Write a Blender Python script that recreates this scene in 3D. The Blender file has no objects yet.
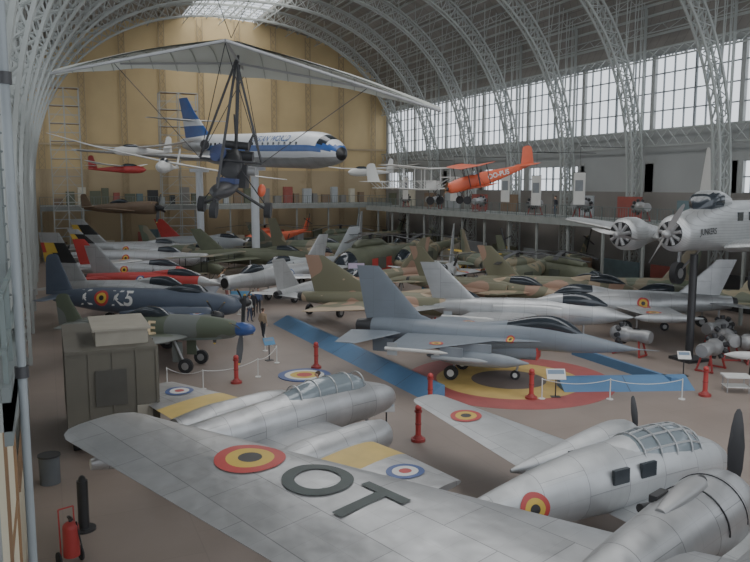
import bpy, bmesh, math, random
from mathutils import Vector, Matrix
from mathutils.bvhtree import BVHTree
random.seed(7)
pi=math.pi
# ---------------------------------------------------------------- materials
def lin(c):
    r=[]
    for v in c:
        v=v/255.
        r.append(v/12.92 if v<=.04045 else ((v+.055)/1.055)**2.4)
    return (r[0],r[1],r[2],1)
MC={}
def mat(name,col,rough=.5,metal=0.,var=.12,scale=1.5,panel=None,streak=False):
    if name in MC: return MC[name]
    m=bpy.data.materials.new(name); m.use_nodes=True
    nt=m.node_tree; N=nt.nodes; K=nt.links
    b=N['Principled BSDF']; b.inputs['Roughness'].default_value=rough; b.inputs['Metallic'].default_value=metal
    tc=N.new('ShaderNodeTexCoord'); nz=N.new('ShaderNodeTexNoise'); nz.inputs['Scale'].default_value=scale; nz.inputs['Detail'].default_value=6
    K.new(tc.outputs['Object'],nz.inputs['Vector'])
    rp=N.new('ShaderNodeValToRGB'); c=lin(col)
    rp.color_ramp.elements[0].position=.3; rp.color_ramp.elements[1].position=.7
    rp.color_ramp.elements[0].color=tuple(x*(1-var) for x in c[:3])+(1,)
    rp.color_ramp.elements[1].color=tuple(min(1,x*(1+var)) for x in c[:3])+(1,)
    K.new(nz.outputs['Fac'],rp.inputs['Fac']); out=rp.outputs['Color']
    if panel:
        sp=N.new('ShaderNodeSeparateXYZ'); K.new(tc.outputs['Object'],sp.inputs[0])
        ad=N.new('ShaderNodeMath'); ad.operation='ADD'; K.new(sp.outputs[1],ad.inputs[0]); K.new(sp.outputs[2],ad.inputs[1])
        cb=N.new('ShaderNodeCombineXYZ'); K.new(ad.outputs[0],cb.inputs[0]); K.new(sp.outputs[0],cb.inputs[1])
        def brick(w_,h_,ms,c2,cm,off):
            nonlocal out
            br=N.new('ShaderNodeTexBrick'); K.new(cb.outputs[0],br.inputs['Vector'])
            br.inputs['Scale'].default_value=1; br.inputs['Mortar Size'].default_value=ms; br.inputs['Mortar Smooth'].default_value=.3
            br.offset=off; br.inputs['Brick Width'].default_value=w_; br.inputs['Row Height'].default_value=h_
            br.inputs['Color1'].default_value=(1,1,1,1); br.inputs['Color2'].default_value=(c2,c2,c2,1); br.inputs['Mortar'].default_value=(cm,cm,cm,1)
            mx=N.new('ShaderNodeMixRGB'); mx.blend_type='MULTIPLY'; mx.inputs[0].default_value=1
            K.new(out,mx.inputs[1]); K.new(br.outputs['Color'],mx.inputs[2]); out=mx.outputs[0]
        brick(panel[0],panel[1],panel[2],panel[3] if len(panel)>3 else .84,panel[4] if len(panel)>4 else .5,.37)
        if metal>0 and len(panel)<4: brick(panel[0]*.31,panel[1]*.5,.005,.96,.8,0)
        if metal>0:
            mr=N.new('ShaderNodeMapRange'); mr.inputs[3].default_value=rough-.13; mr.inputs[4].default_value=rough+.16
            n2=N.new('ShaderNodeTexNoise'); n2.inputs['Scale'].default_value=2.5; n2.inputs['Detail'].default_value=4; K.new(tc.outputs['Object'],n2.inputs['Vector'])
            K.new(n2.outputs['Fac'],mr.inputs[0]); K.new(mr.outputs[0],b.inputs['Roughness'])
            n3=N.new('ShaderNodeTexNoise'); n3.inputs['Scale'].default_value=1.3; n3.inputs['Detail'].default_value=2; K.new(tc.outputs['Object'],n3.inputs['Vector'])
            bp_=N.new('ShaderNodeBump'); bp_.inputs['Strength'].default_value=.3; bp_.inputs['Distance'].default_value=.12
            K.new(n3.outputs['Fac'],bp_.inputs['Height']); K.new(bp_.outputs[0],b.inputs['Normal'])
    K.new(out,b.inputs['Base Color'])
    MC[name]=m; return m
def camo(name,cols,scale=.45,pos=None):
    if name in MC: return MC[name]
    m=bpy.data.materials.new(name); m.use_nodes=True
    nt=m.node_tree; N=nt.nodes; K=nt.links; b=N['Principled BSDF']; b.inputs['Roughness'].default_value=.6
    tc=N.new('ShaderNodeTexCoord'); nz=N.new('ShaderNodeTexNoise'); nz.inputs['Scale'].default_value=scale; nz.inputs['Detail'].default_value=1
    K.new(tc.outputs['Object'],nz.inputs['Vector'])
    rp=N.new('ShaderNodeValToRGB'); rp.color_ramp.interpolation='CONSTANT'
    n=len(cols); ps=pos or [0,.46,.56,.64][:n]
    for i,c in enumerate(cols):
        e=rp.color_ramp.elements[i] if i<2 else rp.color_ramp.elements.new(ps[i])
        e.position=ps[i]; e.color=lin(c)
    K.new(nz.outputs['Fac'],rp.inputs['Fac']); K.new(rp.outputs['Color'],b.inputs['Base Color'])
    MC[name]=m; return m
silver=mat('bare_aluminium',(184,185,186),.38,.75,.16,.9,(1.9,1.15,.012))
silver2=mat('silver_paint',(182,184,185),.42,.6,.12,.8,(2.1,1.2,.01))
silverd=mat('dull_aluminium',(158,158,158),.45,.6,.15,1)
grey=mat('light_grey_paint',(156,161,164),.5,0,.06)
f16g=mat('f16_grey',(108,117,126),.5,0,.07,1,(1.8,1.2,.008,.93,.7))
f16l=mat('f16_light',(124,132,139),.5)
dk=mat('dark_metal',(38,38,40),.5,.2); blk=mat('black_paint',(18,18,20),.5); rub=mat('rubber',(28,28,30),.8)
white=mat('white_paint',(214,214,210),.5,0,.04); red=mat('red_paint',(164,46,44),.5,0,.08); dred=mat('dark_red',(136,38,36),.5)
yel=mat('yellow_paint',(198,164,58),.5,0,.08); yelw=mat('wing_yellow',(204,174,94),.5,.1,.1); blue=mat('blue_paint',(42,70,126),.4,0,.08)
navy=mat('dark_blue_grey',(64,73,87),.5,0,.1); orange=mat('orange_paint',(200,84,48),.5,0,.1)
oliv=mat('olive_green',(76,80,62),.65,0,.15); brown=mat('brown_paint',(96,78,60),.65)
glass=mat('canopy_glass',(120,130,135),.08,.1,.1); glassd=mat('dark_glass',(40,46,52),.12,.2,.1)
steel=mat('truss_steel',(158,162,158),.6,0,.08,.3); wood=mat('wood',(120,90,60),.6)
cam1=camo('desert_camo',[(148,118,98),(104,102,80),(162,142,116)],.35)
cam2=camo('green_camo',[(80,88,72),(112,104,86),(68,74,62)],.45)
cam3=camo('spitfire_camo',[(76,84,68),(96,100,96)],.5,[0,.5])
cam4=camo('helicopter_camo',[(104,108,90),(148,138,112),(88,92,80)],.6)
skin=mat('skin',(205,160,135),.6)
# ---------------------------------------------------------------- mesh builder
class M:
    def __init__(s): s.V=[];s.F=[];s.I=[];s.mats=[];s.T=Matrix.Identity(4);s._b=None
    def mi(s,m):
        if m not in s.mats: s.mats.append(m)
        return s.mats.index(m)
    def add(s,vs,fs,m,fn=None):
        o=len(s.V); s.V+=[s.T@Vector(v) for v in vs]
        for f in fs:
            s.F.append(tuple(i+o for i in f))
            mm=m
            if fn:
                c=sum((Vector(vs[i]) for i in f),Vector())/len(f); mm=fn(c) or m
            s.I.append(s.mi(mm))
        s._b=None
    def rings(s,R,m,cap=True,fn=None):
        n=len(R[0]); vs=[v for r in R for v in r]; fs=[]
        for i in range(len(R)-1):
            for j in range(n):
                k=(j+1)%n; fs.append((i*n+j,i*n+k,(i+1)*n+k,(i+1)*n+j))
        if cap: fs.append(tuple(range(n))[::-1]); fs.append(tuple(range((len(R)-1)*n,len(R)*n)))
        s.add(vs,fs,m,fn)
    def fus(s,S,m,y=0,n=20,sub=3,fn=None,cap=True):
        S=[tuple(q)+((2.,) if len(q)<5 else ()) for q in S]
        if sub>1:
            out=[]
            for i in range(len(S)-1):
                a,b,c,d=S[max(0,i-1)],S[i],S[i+1],S[min(len(S)-1,i+2)]
                for k in range(sub):
                    t=k/sub; q=[]
                    for e in range(5):
                        if e==0: q.append(b[0]+(c[0]-b[0])*t); continue
                        h=c[0]-b[0] or 1e-6
                        m1=(c[e]-a[e])/((c[0]-a[0]) or 1e-6)*h; m2=(d[e]-b[e])/((d[0]-b[0]) or 1e-6)*h
                        lim=3*abs(c[e]-b[e]); m1=max(-lim,min(lim,m1)); m2=max(-lim,min(lim,m2))
                        q.append((2*t**3-3*t*t+1)*b[e]+(t**3-2*t*t+t)*m1+(-2*t**3+3*t*t)*c[e]+(t**3-t*t)*m2)
                    out.append(tuple(q))
            out.append(S[-1]); S=out
        R=[]
        for x,z,ry,rz,e in S:
            r=[]
            for j in range(n):
                a=2*pi*j/n+pi/n; c,sn=math.cos(a),math.sin(a)
                r.append((x,y+ry*math.copysign(abs(c)**(2/e),c),z+rz*math.copysign(abs(sn)**(2/e),sn)))
            R.append(r)
        s.rings(R,m,cap,fn)
    def foil(s,S,m,vert=False,fn=None,roundtip=False,seg=1):
        U=[1,.85,.65,.45,.28,.15,.06,.015]
        def tk(u): return 5*(.2969*math.sqrt(u)-.126*u-.3516*u*u+.2843*u**3-.1015*u**4)
        S=list(S)
        if roundtip:
            x,y,z,c,t=S[-1]; px,py,pz,pc,pt=S[-2]
            d=Vector((0,y-py,z-pz)).normalized(); 
            for k,(e,cc) in enumerate(((.12,.93),(.22,.78),(.28,.55),(.31,.3))):
                S.append((x-c*(1-cc)*.4,y+d.y*e*c*1.2,z+d.z*e*c*1.2,c*cc,t*.9))
        if seg>1:
            S2=[]
            for a,b in zip(S[:-1],S[1:]):
                for k in range(seg): S2.append(tuple(p+(q-p)*k/seg for p,q in zip(a,b)))
            S2.append(S[-1]); S=S2
        R=[]
        for x,y,z,c,t in S:
            r=[]
            for u in U:
                h=tk(u)*t*c
                r.append((x-c*u,y+h,z) if vert else (x-c*u,y,z+h))
            r.append((x,y,z))
            for u in U[::-1]:
                h=tk(u)*t*c*.8
                r.append((x-c*u,y-h,z) if vert else (x-c*u,y,z-h))
            R.append(r)
        s.rings(R,m,True,fn)
    def wing(s,S,m,fn=None,roundtip=False,seg=1):
        s.foil(S,m,False,fn,roundtip,seg); s.foil([(a[0],-a[1])+tuple(a[2:]) for a in S],m,False,fn,roundtip,seg)
    def cyl(s,a,b,r,m,r2=None,n=12,cap=True):
        a=Vector(a);b=Vector(b);r2=r if r2 is None else r2
        d=(b-a).normalized(); u=d.orthogonal().normalized(); w=d.cross(u)
        R=[[tuple(p+(u*math.cos(2*pi*j/n)+w*math.sin(2*pi*j/n))*q) for j in range(n)] for p,q in ((a,r),(b,r2))]
        s.rings(R,m,cap)
    def bar(s,a,b,t,m): s.cyl(a,b,t*.7,m,n=4)
    def ell(s,c,rx,ry,rz,m,n=16,k=10,fn=None):
        R=[]
        for i in range(k+1):
            a=-pi/2+pi*i/k; q=max(.02,math.cos(a)); x=math.sin(a)
            R.append([(c[0]+rx*x,c[1]+ry*q*math.cos(2*pi*j/n),c[2]+rz*q*math.sin(2*pi*j/n)) for j in range(n)])
        s.rings(R,m,True,fn)
    def box(s,lo,hi,m):
        x,y,z=lo;X,Y,Z=hi
        s.add([(x,y,z),(X,y,z),(X,Y,z),(x,Y,z),(x,y,Z),(X,y,Z),(X,Y,Z),(x,Y,Z)],[(0,3,2,1),(4,5,6,7),(0,1,5,4),(1,2,6,5),(2,3,7,6),(3,0,4,7)],m)
    def wheel(s,x,y,r,w=.2,top=None,m=None):
        s.cyl((x,y-w/2,r),(x,y+w/2,r),r,rub,n=18); s.cyl((x,y-w/2-.02,r),(x,y+w/2+.02,r),r*.5,m or silverd,n=12)
        if top: s.cyl((x,y,r),(top[0],top[1],top[2]),.06,silverd,n=8)
    def prop(s,c,R,nb,m,a0=90,w=.13,spin=None,sm=None,tip=None):
        x,y,z=c
        for k in range(nb):
            a=math.radians(a0+360/nb*k)
            T=s.T.copy(); s.T=T@Matrix.Translation(c)@Matrix.Rotation(a,4,'X')
            RR=[]
            for q,ww in [(0.1,.4),(.3,.8),(.55,1),(.8,.85),(.95,.6),(1,.25)]:
                tw=math.radians(60-45*q); cx,cy=math.cos(tw),math.sin(tw)
                h=w*ww
                RR.append([(h*cx,q*R,h*cy),(.02,q*R,0),(-h*cx,q*R,-h*cy),(-.02,q*R,.01)])
            s.rings(RR,m,True,(lambda cc:tip if cc[1]>R*.93 else None) if tip else None)
            s.T=T
        if spin: s.ell((x,y,z),spin[0],spin[1],spin[1],sm or m,n=16,k=10)
    def bvh(s):
        if s._b is None: s._b=BVHTree.FromPolygons([tuple(v) for v in s.V],s.F)
        return s._b
    def proj(s,p,n,off):
        b=s.bvh(); h=b.ray_cast(p+n*1.2,-n,3.0)
        return (h[0]+n*off) if h[0] is not None else p
    def roundel(s,c,n,R,bands,off=.02):
        T=s.T.copy(); Tr=T.to_3x3(); c=T@Vector(c);n=(Tr@Vector(n)).normalized();u=n.orthogonal().normalized();w=n.cross(u)
        bv=s.bvh(); g=32; todo=[]
        for r0,r1,m in bands:
            ra=[r0,(r0+r1)/2,r1] if r0>0 else [0.01,r1*.5,r1]
            vs=[s.proj(c+(u*math.cos(2*pi*j/g)+w*math.sin(2*pi*j/g))*q*R,n,off) for q in ra for j in range(g)]
            fs=[(i*g+j,i*g+(j+1)%g,(i+1)*g+(j+1)%g,(i+1)*g+j) for i in range(2) for j in range(g)]
            if r0==0: fs.append(tuple(range(g)))
            todo.append((vs,fs,m))
        s.T=Matrix.Identity(4)
        for t in todo: s.add(*t)
        s.T=T
    def text(s,st,c,n,xd,size,m,off=.025):
        cu=bpy.data.curves.new('t','FONT'); cu.body=st; cu.size=size; cu.align_x='CENTER'; cu.align_y='CENTER'; cu.offset=size*.02
        ob=bpy.data.objects.new('t',cu); bpy.context.scene.collection.objects.link(ob)
        dg=bpy.context.evaluated_depsgraph_get(); me=bpy.data.meshes.new_from_object(ob.evaluated_get(dg))
        n=Vector(n).normalized(); xd=Vector(xd); xd=(xd-n*xd.dot(n)).normalized(); yd=n.cross(xd); c=Vector(c)
        T=s.T.copy(); Tr=T.to_3x3(); nw=(Tr@n).normalized(); s.bvh()
        vs=[s.proj(T@(c+xd*v.co.x+yd*v.co.y),nw,off) for v in me.vertices]; fs=[tuple(p.vertices) for p in me.polygons]
        s.T=Matrix.Identity(4); s.add(vs,fs,m); s.T=T
        bpy.data.objects.remove(ob); bpy.data.curves.remove(cu); bpy.data.meshes.remove(me)
    def build(s,name,loc=(0,0,0),hd=0,pitch=0,roll=0,sc=1,flat=False):
        me=bpy.data.meshes.new(name); me.from_pydata([tuple(v) for v in s.V],[],s.F)
        for m in s.mats: me.materials.append(m)
        me.polygons.foreach_set('material_index',s.I)
        bm=bmesh.new(); bm.from_mesh(me); bmesh.ops.recalc_face_normals(bm,faces=bm.faces); bm.to_mesh(me); bm.free()
        if not flat:
            me.polygons.foreach_set('use_smooth',[True]*len(me.polygons)); me.set_sharp_from_angle(angle=math.radians(38))
        me.update()
        ob=bpy.data.objects.new(name,me); bpy.context.scene.collection.objects.link(ob)
        ob.location=loc; ob.rotation_euler=(math.radians(roll),math.radians(pitch),math.radians(hd)); ob.scale=(sc,sc,sc)
        return ob
BEL=[(0,.34,blk),(.34,.68,yel),(.68,1,red)]
RAF=[(0,.34,red),(.34,.68,white),(.68,1,blue)]
RAFY=[(0,.3,red),(.3,.52,white),(.52,.85,blue),(.85,1,yel)]
# ---------------------------------------------------------------- hall
X0,X1,Y0,Y1=-2.2,47.,-8.,105.
CX=(X0+X1)/2; RW=(X1-X0)/2
concrete=mat('floor_concrete',(131,118,109),.5,0,.12,.35,(3.2,3.2,.02,.96,.86))
m=M(); m.box((X0-.3,Y0,-.3),(X1+.3,Y1+.3,0),concrete); m.build('floor')
wallg=mat('wall_grey',(150,152,150),.8,0,.06,.3); walld=mat('wall_dark',(116,112,107),.8,0,.1,.3)
tan=mat('end_wall_tan',(188,164,118),.8,0,.1,.25); frame=mat('window_frame',(116,122,124),.6)
RIBY=[5.5+9*k for k in range(12)]
ZB,ZT=13.6,19.6
BL=(5,6,9,10)
def side(name,xa,xb):
    m=M(); m.box((xa,Y0,0),(xb,Y1,8.4),walld); m.box((xa,Y0,10.8),(xb,Y1,ZB),wallg); m.box((xa,Y0,ZT),(xb,Y1,20.2),wallg)
    ys=[Y0]+RIBY+[Y1]
    for i in range(len(ys)-1):
        a,b=ys[i],ys[i+1]
        m.box((xa,a-.5,8.4),(xb,a+.5,10.8),wallg); m.box((xa,a-.2,ZB),(xb,a+.2,ZT),wallg)
        if i in BL: m.box((xa,a,8.4),(xb,b,10.8),wallg)
    m.build(name,flat=True)
    n=0
    for i in range(len(ys)-1):
        a,b=ys[i],ys[i+1]; w=M(); xm=(xa+xb)/2
        for z0,z1,nz in ((ZB,ZT,4),(8.4,10.8,2)):
            if z0<10 and i in BL: continue
            k=max(2,round((b-a)/1.12))
            for q in range(k+1):
                y=a+(b-a)*q/k; t=.09 if q%4==0 else .035
                w.box((xm-.08,y-t,z0),(xm+.08,y+t,z1),frame)
            for q in range(nz+1):
                z=z0+(z1-z0)*q/nz; w.box((xm-.07,a,z-.05),(xm+.07,b,z+.05),frame)
        n+=1; w.build('window_%s%d'%('r' if xa>20 else 'l',n),flat=True)
side('wall_right',X1,X1+.3); side('wall_left',X0-.3,X0)
roofm=mat('roof_boarding',(132,127,121),.8,0,.12,.3,(1.0,9,.03,.9,.6))
def roofz(x,o=0):
    q=max(0,1-((x-CX)/(RW+.2))**2); return 20+11.2*math.sqrt(q)+o
m=M(); g=[]; NA=48
for i in range(NA+1):
    a=pi*i/NA; x=CX-(RW+.2)*math.cos(a); g.append((x,20+11.2*math.sin(a)))
for i in range(NA):
    (xa,za),(xb,zb)=g[i],g[i+1]
    mid=(xa+xb)/2-CX
    if abs(mid)<4.3: continue
    m.add([(xa,Y0,za),(xb,Y0,zb),(xb,Y1,zb),(xa,Y1,za),(xa,Y0,za+.25),(xb,Y0,zb+.25),(xb,Y1,zb+.25),(xa,Y1,za+.25)],[(0,1,2,3),(7,6,5,4),(0,4,5,1),(2,6,7,3),(1,5,6,2),(3,7,4,0)],roofm)
m.build('ceiling',flat=True)
m=M()
y=Y0
while y<Y1:
    pts=[(x,y,roofz(x)) for x in [CX-4.6+9.2*i/8 for i in range(9)]]
    for p,q in zip(pts[:-1],pts[1:]): m.bar(p,q,.07,frame)
    y+=1.5
for i in range(9):
    x=CX-4.6+9.2*i/8; m.bar((x,Y0,roofz(x)),(x,Y1,roofz(x)),.08,frame)
m.build('window_skylight',flat=True)
m=M()
for i in range(3,NA-2,3):
    x,z=g[i]; nx,nz_=(CX-x)/RW*.6,-1
    l=math.hypot(nx,nz_); nx/=l;nz_/=l
    a=(x+nx*.15,z+nz_*.15); b=(x+nx*.95,z+nz_*.95)
    for p in (a,b): m.bar((p[0],Y0,p[1]),(p[0],Y1,p[1]),.08,steel)
    y=Y0; k=0
    while y<Y1-1.1:
        p,q=(a,b) if k%2 else (b,a); m.bar((p[0],y,p[1]),(q[0],y+1.125,q[1]),.045,steel); y+=1.125; k+=1
for i in range(2,NA-1):
    if i%3==0: continue
    x,z=g[i]; m.box((x-.05,Y0,z-.25),(x+.05,Y1,z-.05),steel)
m.build('trim_purlins',flat=True)
def ribpt(a,A,B,z0=7.5,n=2.35):
    c,s_=math.cos(a),math.sin(a)
    if c>0: A=A+.9
    return (CX-A*math.copysign(abs(c)**(2/n),c), z0+B*abs(s_)**(2/n))
m=M(); NS=56
outer=[(CX-24.5,z) for z in (0,1.5,3,4.5,6)]+[ribpt(pi*i/NS,23.6,23.3) for i in range(NS+1)]+[(CX+23.7,z) for z in (6,4.5,3,1.5,0)]
inner=[(CX-23.5,z) for z in (0,1.5,3,4.5,6)]+[ribpt(pi*i/NS,22.6,21.9) for i in range(NS+1)]+[(CX+22.6,z) for z in (6,4.5,3,1.5,0)]
for i in range(len(outer)-1):
    for dy in (-.3,.3):
        for P_ in (outer,inner): m.bar((P_[i][0],dy,P_[i][1]),(P_[i+1][0],dy,P_[i+1][1]),.16,steel)
    for dy in (-.28,.28):
        m.bar((outer[i][0],dy,outer[i][1]),(inner[i+1][0],dy,inner[i+1][1]),.07,steel)
        m.bar((inner[i][0],dy,inner[i][1]),(outer[i+1][0],dy,outer[i+1][1]),.07,steel)
    m.bar((outer[i][0],0,outer[i][1]),(inner[i][0],0,inner[i][1]),.09,steel)
    m.bar((inner[i][0],-.3,inner[i][1]),(inner[i+1][0],.3,inner[i+1][1]),.06,steel)
for i in range(5,len(outer)-5,2):
    x,z=outer[i]
    if X0<x<X1:
        zr=roofz(x)
        if zr-z>.5: m.bar((x,0,z),(x,0,zr),.07,steel); x2=outer[i+1][0]; m.bar((x,0,z),(x2,0,min(zr,roofz(x2))),.05,steel)
rib=m.build('roof_arch_truss',(0,RIBY[1],0),flat=True)
for y in RIBY[2:-1]:
    o=bpy.data.objects.new('roof_arch_truss',rib.data); o.location=(0,y,0); bpy.context.scene.collection.objects.link(o)
m=M()
for xx in (X1-.7,X0+.7):
    for z0,z1 in ((12.2,13.5),(19.2,20.0)):
        for z in (z0,z1): m.bar((xx,Y0,z),(xx,Y1,z),.12,steel)
        y=Y0
        while y<Y1-1.2:
            m.bar((xx,y,z0),(xx,y+1.3,z1),.06,steel); m.bar((xx,y,z1),(xx,y+1.3,z0),.06,steel); y+=1.3
m.build('trim_girder',flat=True)
m=M(); vs=[(X0-.3,Y1,0),(X1+.3,Y1,0),(X1+.3,Y1,20)]+[(x,Y1,z) for x,z in g[::-1]]+[(X0-.3,Y1,20)]
n=len(vs); vs2=[(x,Y1+.4,z) for x,y,z in vs]
m.add(vs+vs2,[tuple(range(n)),tuple(range(n,2*n))[::-1]]+[(i,(i+1)%n,(i+1)%n+n,i+n) for i in range(n)],tan); m.build('wall_far',flat=True)
m=M()
tan2=mat('end_wall_post',(152,135,104),.8); tan3=mat('end_wall_panel',(160,142,110),.8,0,.1,.2)
for x in [X0+2+i*5 for i in range(10)]:
    zt=roofz(x)-.3
    for dx in (-.35,.35): m.bar((x+dx,Y1-.3,0),(x+dx,Y1-.3,zt),.1,tan2)
    z=0
    while z<zt-1: m.bar((x-.35,Y1-.3,z),(x+.35,Y1-.3,z+1),.06,tan2); m.bar((x+.35,Y1-.3,z),(x-.35,Y1-.3,z+1),.06,tan2); z+=1
m.box((X0,Y1-.35,14),(X1,Y1-.1,14.25),tan2); m.box((X0+.1,Y1-.12,0),(X1-.1,Y1-.02,11),tan3)
m.build('trim_far_posts',flat=True)
def scaffold(name,x,y,w,z0,z1):
    m=M(); nx=max(1,round(w/2))
    for i in range(nx+1):
        for d in (0,1.3): m.bar((x+w*i/nx,y+d,z0),(x+w*i/nx,y+d,z1),.1,steel)
    z=z0
    while z<=z1:
        for d in (0,1.3): m.bar((x,y+d,z),(x+w,y+d,z),.07,steel); m.bar((x,y+d,min(z+1,z1)),(x+w,y+d,min(z+1,z1)),.05,steel)
        m.box((x,y,z-.05),(x+w,y+1.3,z),wood)
        if z+2<=z1: m.bar((x,y,z),(x+w/2,y,z+2),.05,steel); m.bar((x+w,y,z),(x+w/2,y,z+2),.05,steel)
        z+=2
    m.build(name,flat=True)
scaffold('scaffolding_tower',.8,95.2,3.2,0,20); scaffold('scaffolding_tower',13,95.2,4.5,0,20)
mezm=mat('gallery_beam',(130,134,130),.7); railm=mat('gallery_rail',(92,102,100),.6)
def gallery(name,a,b,z,depth,side_vec):
    m=M(); a=Vector(a);b=Vector(b);d=(b-a);L=d.length;d.normalize();s_=Vector(side_vec)
    def bx(t0,t1,s0,s1,z0,z1,mm):
        p=[a+d*t+s_*q for t in (t0,t1) for q in (s0,s1)]
        lo=(min(v.x for v in p),min(v.y for v in p),z0);hi=(max(v.x for v in p),max(v.y for v in p),z1); m.box(lo,hi,mm)
    bx(0,L,0,depth,z-.35,z,mezm); bx(0,L,-.05,.1,z-.6,z,mezm)
    t=0
    while t<L:
        bx(t,t+.18,.2,.38,0,z-.3,mezm); t+=4.5
    t=0
    while t<L:
        bx(t,t+.07,0,.07,z,z+1.05,railm); t+=1.5
    t=0
    while t<L:
        bx(t,t+.025,.02,.045,z,z+1,railm); t+=.3
    for q in (.1,1.05): bx(0,L,0,.06,z+q,z+q+.05,railm)
    m.build(name,flat=True)
gallery('gallery_balcony',(40.5,8,0),(40.5,Y1-8,0),6.2,4.6,(1,0,0))
gallery('gallery_balcony',(X0+1.5,Y1-7,0),(44.8,Y1-7,0),6.5,5.5,(0,1,0))
pc=[walld,mat('panel_cream',(190,184,166),.7),mat('panel_teal',(90,110,115),.7),grey,mat('panel_red',(130,62,54),.7),mat('panel_brown',(110,90,70),.7),dk,oliv]
m=M()
for i in range(15):
    y=13+i*6.; m.box((44.9,y,6.25),(45.05,y+random.uniform(2,4),6.25+random.uniform(1.4,2.1)),random.choice(pc))
    m.box((44.9,y,.0),(45.05,y+4.6,2.6),random.choice(pc))
m.build('exhibition_panels',flat=True)
m=M()
for i in range(30):
    x=.9+i*1.4; h=random.uniform(.8,2.3); m.box((x,Y1-3,6.5),(x+random.uniform(.6,1.3),Y1-2.2,6.5+h),random.choice(pc))
    m.box((x,Y1-3,0),(x+1.3,Y1-2.6,random.uniform(1.2,3.4)),random.choice(pc))
m.build('display_cabinets',flat=True)
for (x,y,z) in ((40.2,62,8.7),(40.2,57,8.5),(40.2,51,8.7),(40.2,72,8.6),(40.2,84,8.6)):
    m=M(); m.box((-.03,-.7,-1.3),(.03,.7,1.3),white); m.box((-.04,-.5,-.2),(.04,.5,.7),mat('banner_print',(120,125,130),.7)); m.bar((0,-.75,1.32),(0,.75,1.32),.05,dk); m.bar((0,0,1.3),(0,0,3.4),.02,dk)
    m.bar((0,0,3.4),(6.5,0,3.4),.05,dk)
    m.build('hanging_banner',(x,y,z),flat=True)
# ---------------------------------------------------------------- aircraft
m=M()
m.fus([(5.,3.1,.1,.1),(4.4,3.15,.7,.7),(3,3.35,1.1,1.15),(0,3.4,1.2,1.25),(-4,3.5,1.1,1.15),(-7.5,3.9,.6,.7),(-10.3,4.3,.15,.3)],silver)
def deice(c):
    a=abs(c[1])
    if a>3.4:
        le=.3-3.55*(a-3.2)/10.9
        if c[0]>le-.16: return silverd
m.wing([(1.1,.8,2.75,5.6,.15),(0.3,3.2,2.8,5.0,.14),(-3.2,14.0,3.38,2.2,.13)],silver,roundtip=True,seg=8,fn=deice)
for sy in (1,-1):
    y=2.95*sy
    m.fus([(3.0,2.9,.56,.56),(2.88,2.9,.66,.66),(2.2,2.9,.72,.72),(1.4,2.9,.69,.7),(.6,2.9,.62,.66),(-1.2,2.85,.52,.56),(-3.2,2.8,.3,.33),(-4.6,2.85,.08,.1)],silver,y=y,n=28)
    m.cyl((3.02,y,2.9),(2.7,y,2.9),.5,dk,n=20)
    m.fus([(3.0,2.9,.26,.26),(3.3,2.9,.22,.22),(3.5,2.9,.1,.1)],silverd,y=y)
    for k in range(9):
        a=2*pi*k/9; m.cyl((3.0,y,2.9),(3.0,y+.48*math.cos(a),2.9+.48*math.sin(a)),.08,silverd,n=6)
    R_=[]
    for k in range(24):
        a=pi*k/23; R_.append((1.45,y+.7*math.cos(a),2.9+.708*math.sin(a)))
    for p,q in zip(R_[:-1],R_[1:]): m.bar(p,q,.028,dk)
    R_=[(2.2,p[1]+(p[1]-y)*.03,p[2]+(p[2]-2.9)*.03) for p in R_]
    for p,q in zip(R_[:-1],R_[1:]): m.bar(p,q,.02,dk)
    m.fus([(1.9,3.6,.05,.05),(1.7,3.62,.17,.12),(1.0,3.6,.2,.14),(.2,3.5,.1,.08)],silverd,y=y); m.cyl((1.85,y,3.63),(1.6,y,3.63),.1,blk)
    m.cyl((1.3,y+.62,3.1),(.9,y+.7,3.15),.09,dk); m.box((.7,y+.3,3.42),(1.15,y+.45,3.55),dk)
    m.prop((3.4,y,2.9),1.75,3,dk,90,w=.19,spin=(.26,.17),sm=silverd)
    m.wheel(1.0,y,.58,.35,(.6,y,2.4))
m.foil([(-8.2,0,4.5,2.2,.1),(-9.4,0,6.0,1.0,.1)],silver,vert=True,roundtip=True)
m.wing([(-8.4,.2,4.3,1.7,.1),(-9.1,2.2,4.4,.9,.1)],silver,roundtip=True)
m.wheel(-9.2,0,.28,.15,(-9.2,0,4.1))
m.roundel((-3.1,10.2,3.2),(0,0,1),.74,BEL)
m.text('OT',(-2.8,7.9,3.1),(0,0,1),(0,-1,0),1.85,mat('marking_dark',(58,66,64),.6))
m.build('transport_airplane',(10.1,6.5,0),20.5)
# twin trainer
m=M()
m.fus([(3.1,1.75,.05,.05),(2.9,1.75,.35,.35),(2.3,1.8,.6,.62),(1.4,1.9,.72,.78),(.2,2.0,.76,.86),(-2,2.0,.72,.8),(-4.2,1.85,.5,.55),(-5.8,1.7,.25,.32),(-6.8,1.65,.05,.2)],silver2,n=24)
m.fus([(2.0,2.1,.3,.25),(1.55,2.3,.52,.42),(.9,2.42,.6,.55),(0,2.42,.6,.56),(-.9,2.4,.5,.5),(-2.2,2.3,.25,.35)],glass,n=16,fn=lambda c: silver2 if c[0]<-.5 else None)
for x,w,z in ((1.55,.53,2.3),(1.1,.6,2.41),(.55,.61,2.43),(0,.61,2.43),(-.5,.57,2.42)):
    R=[(x,(w+.01)*math.cos(pi*j/12),z+(w*.95)*math.sin(pi*j/12)) for j in range(13)]
    for p,q in zip(R[:-1],R[1:]): m.bar(p,q,.04,silver2)
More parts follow.
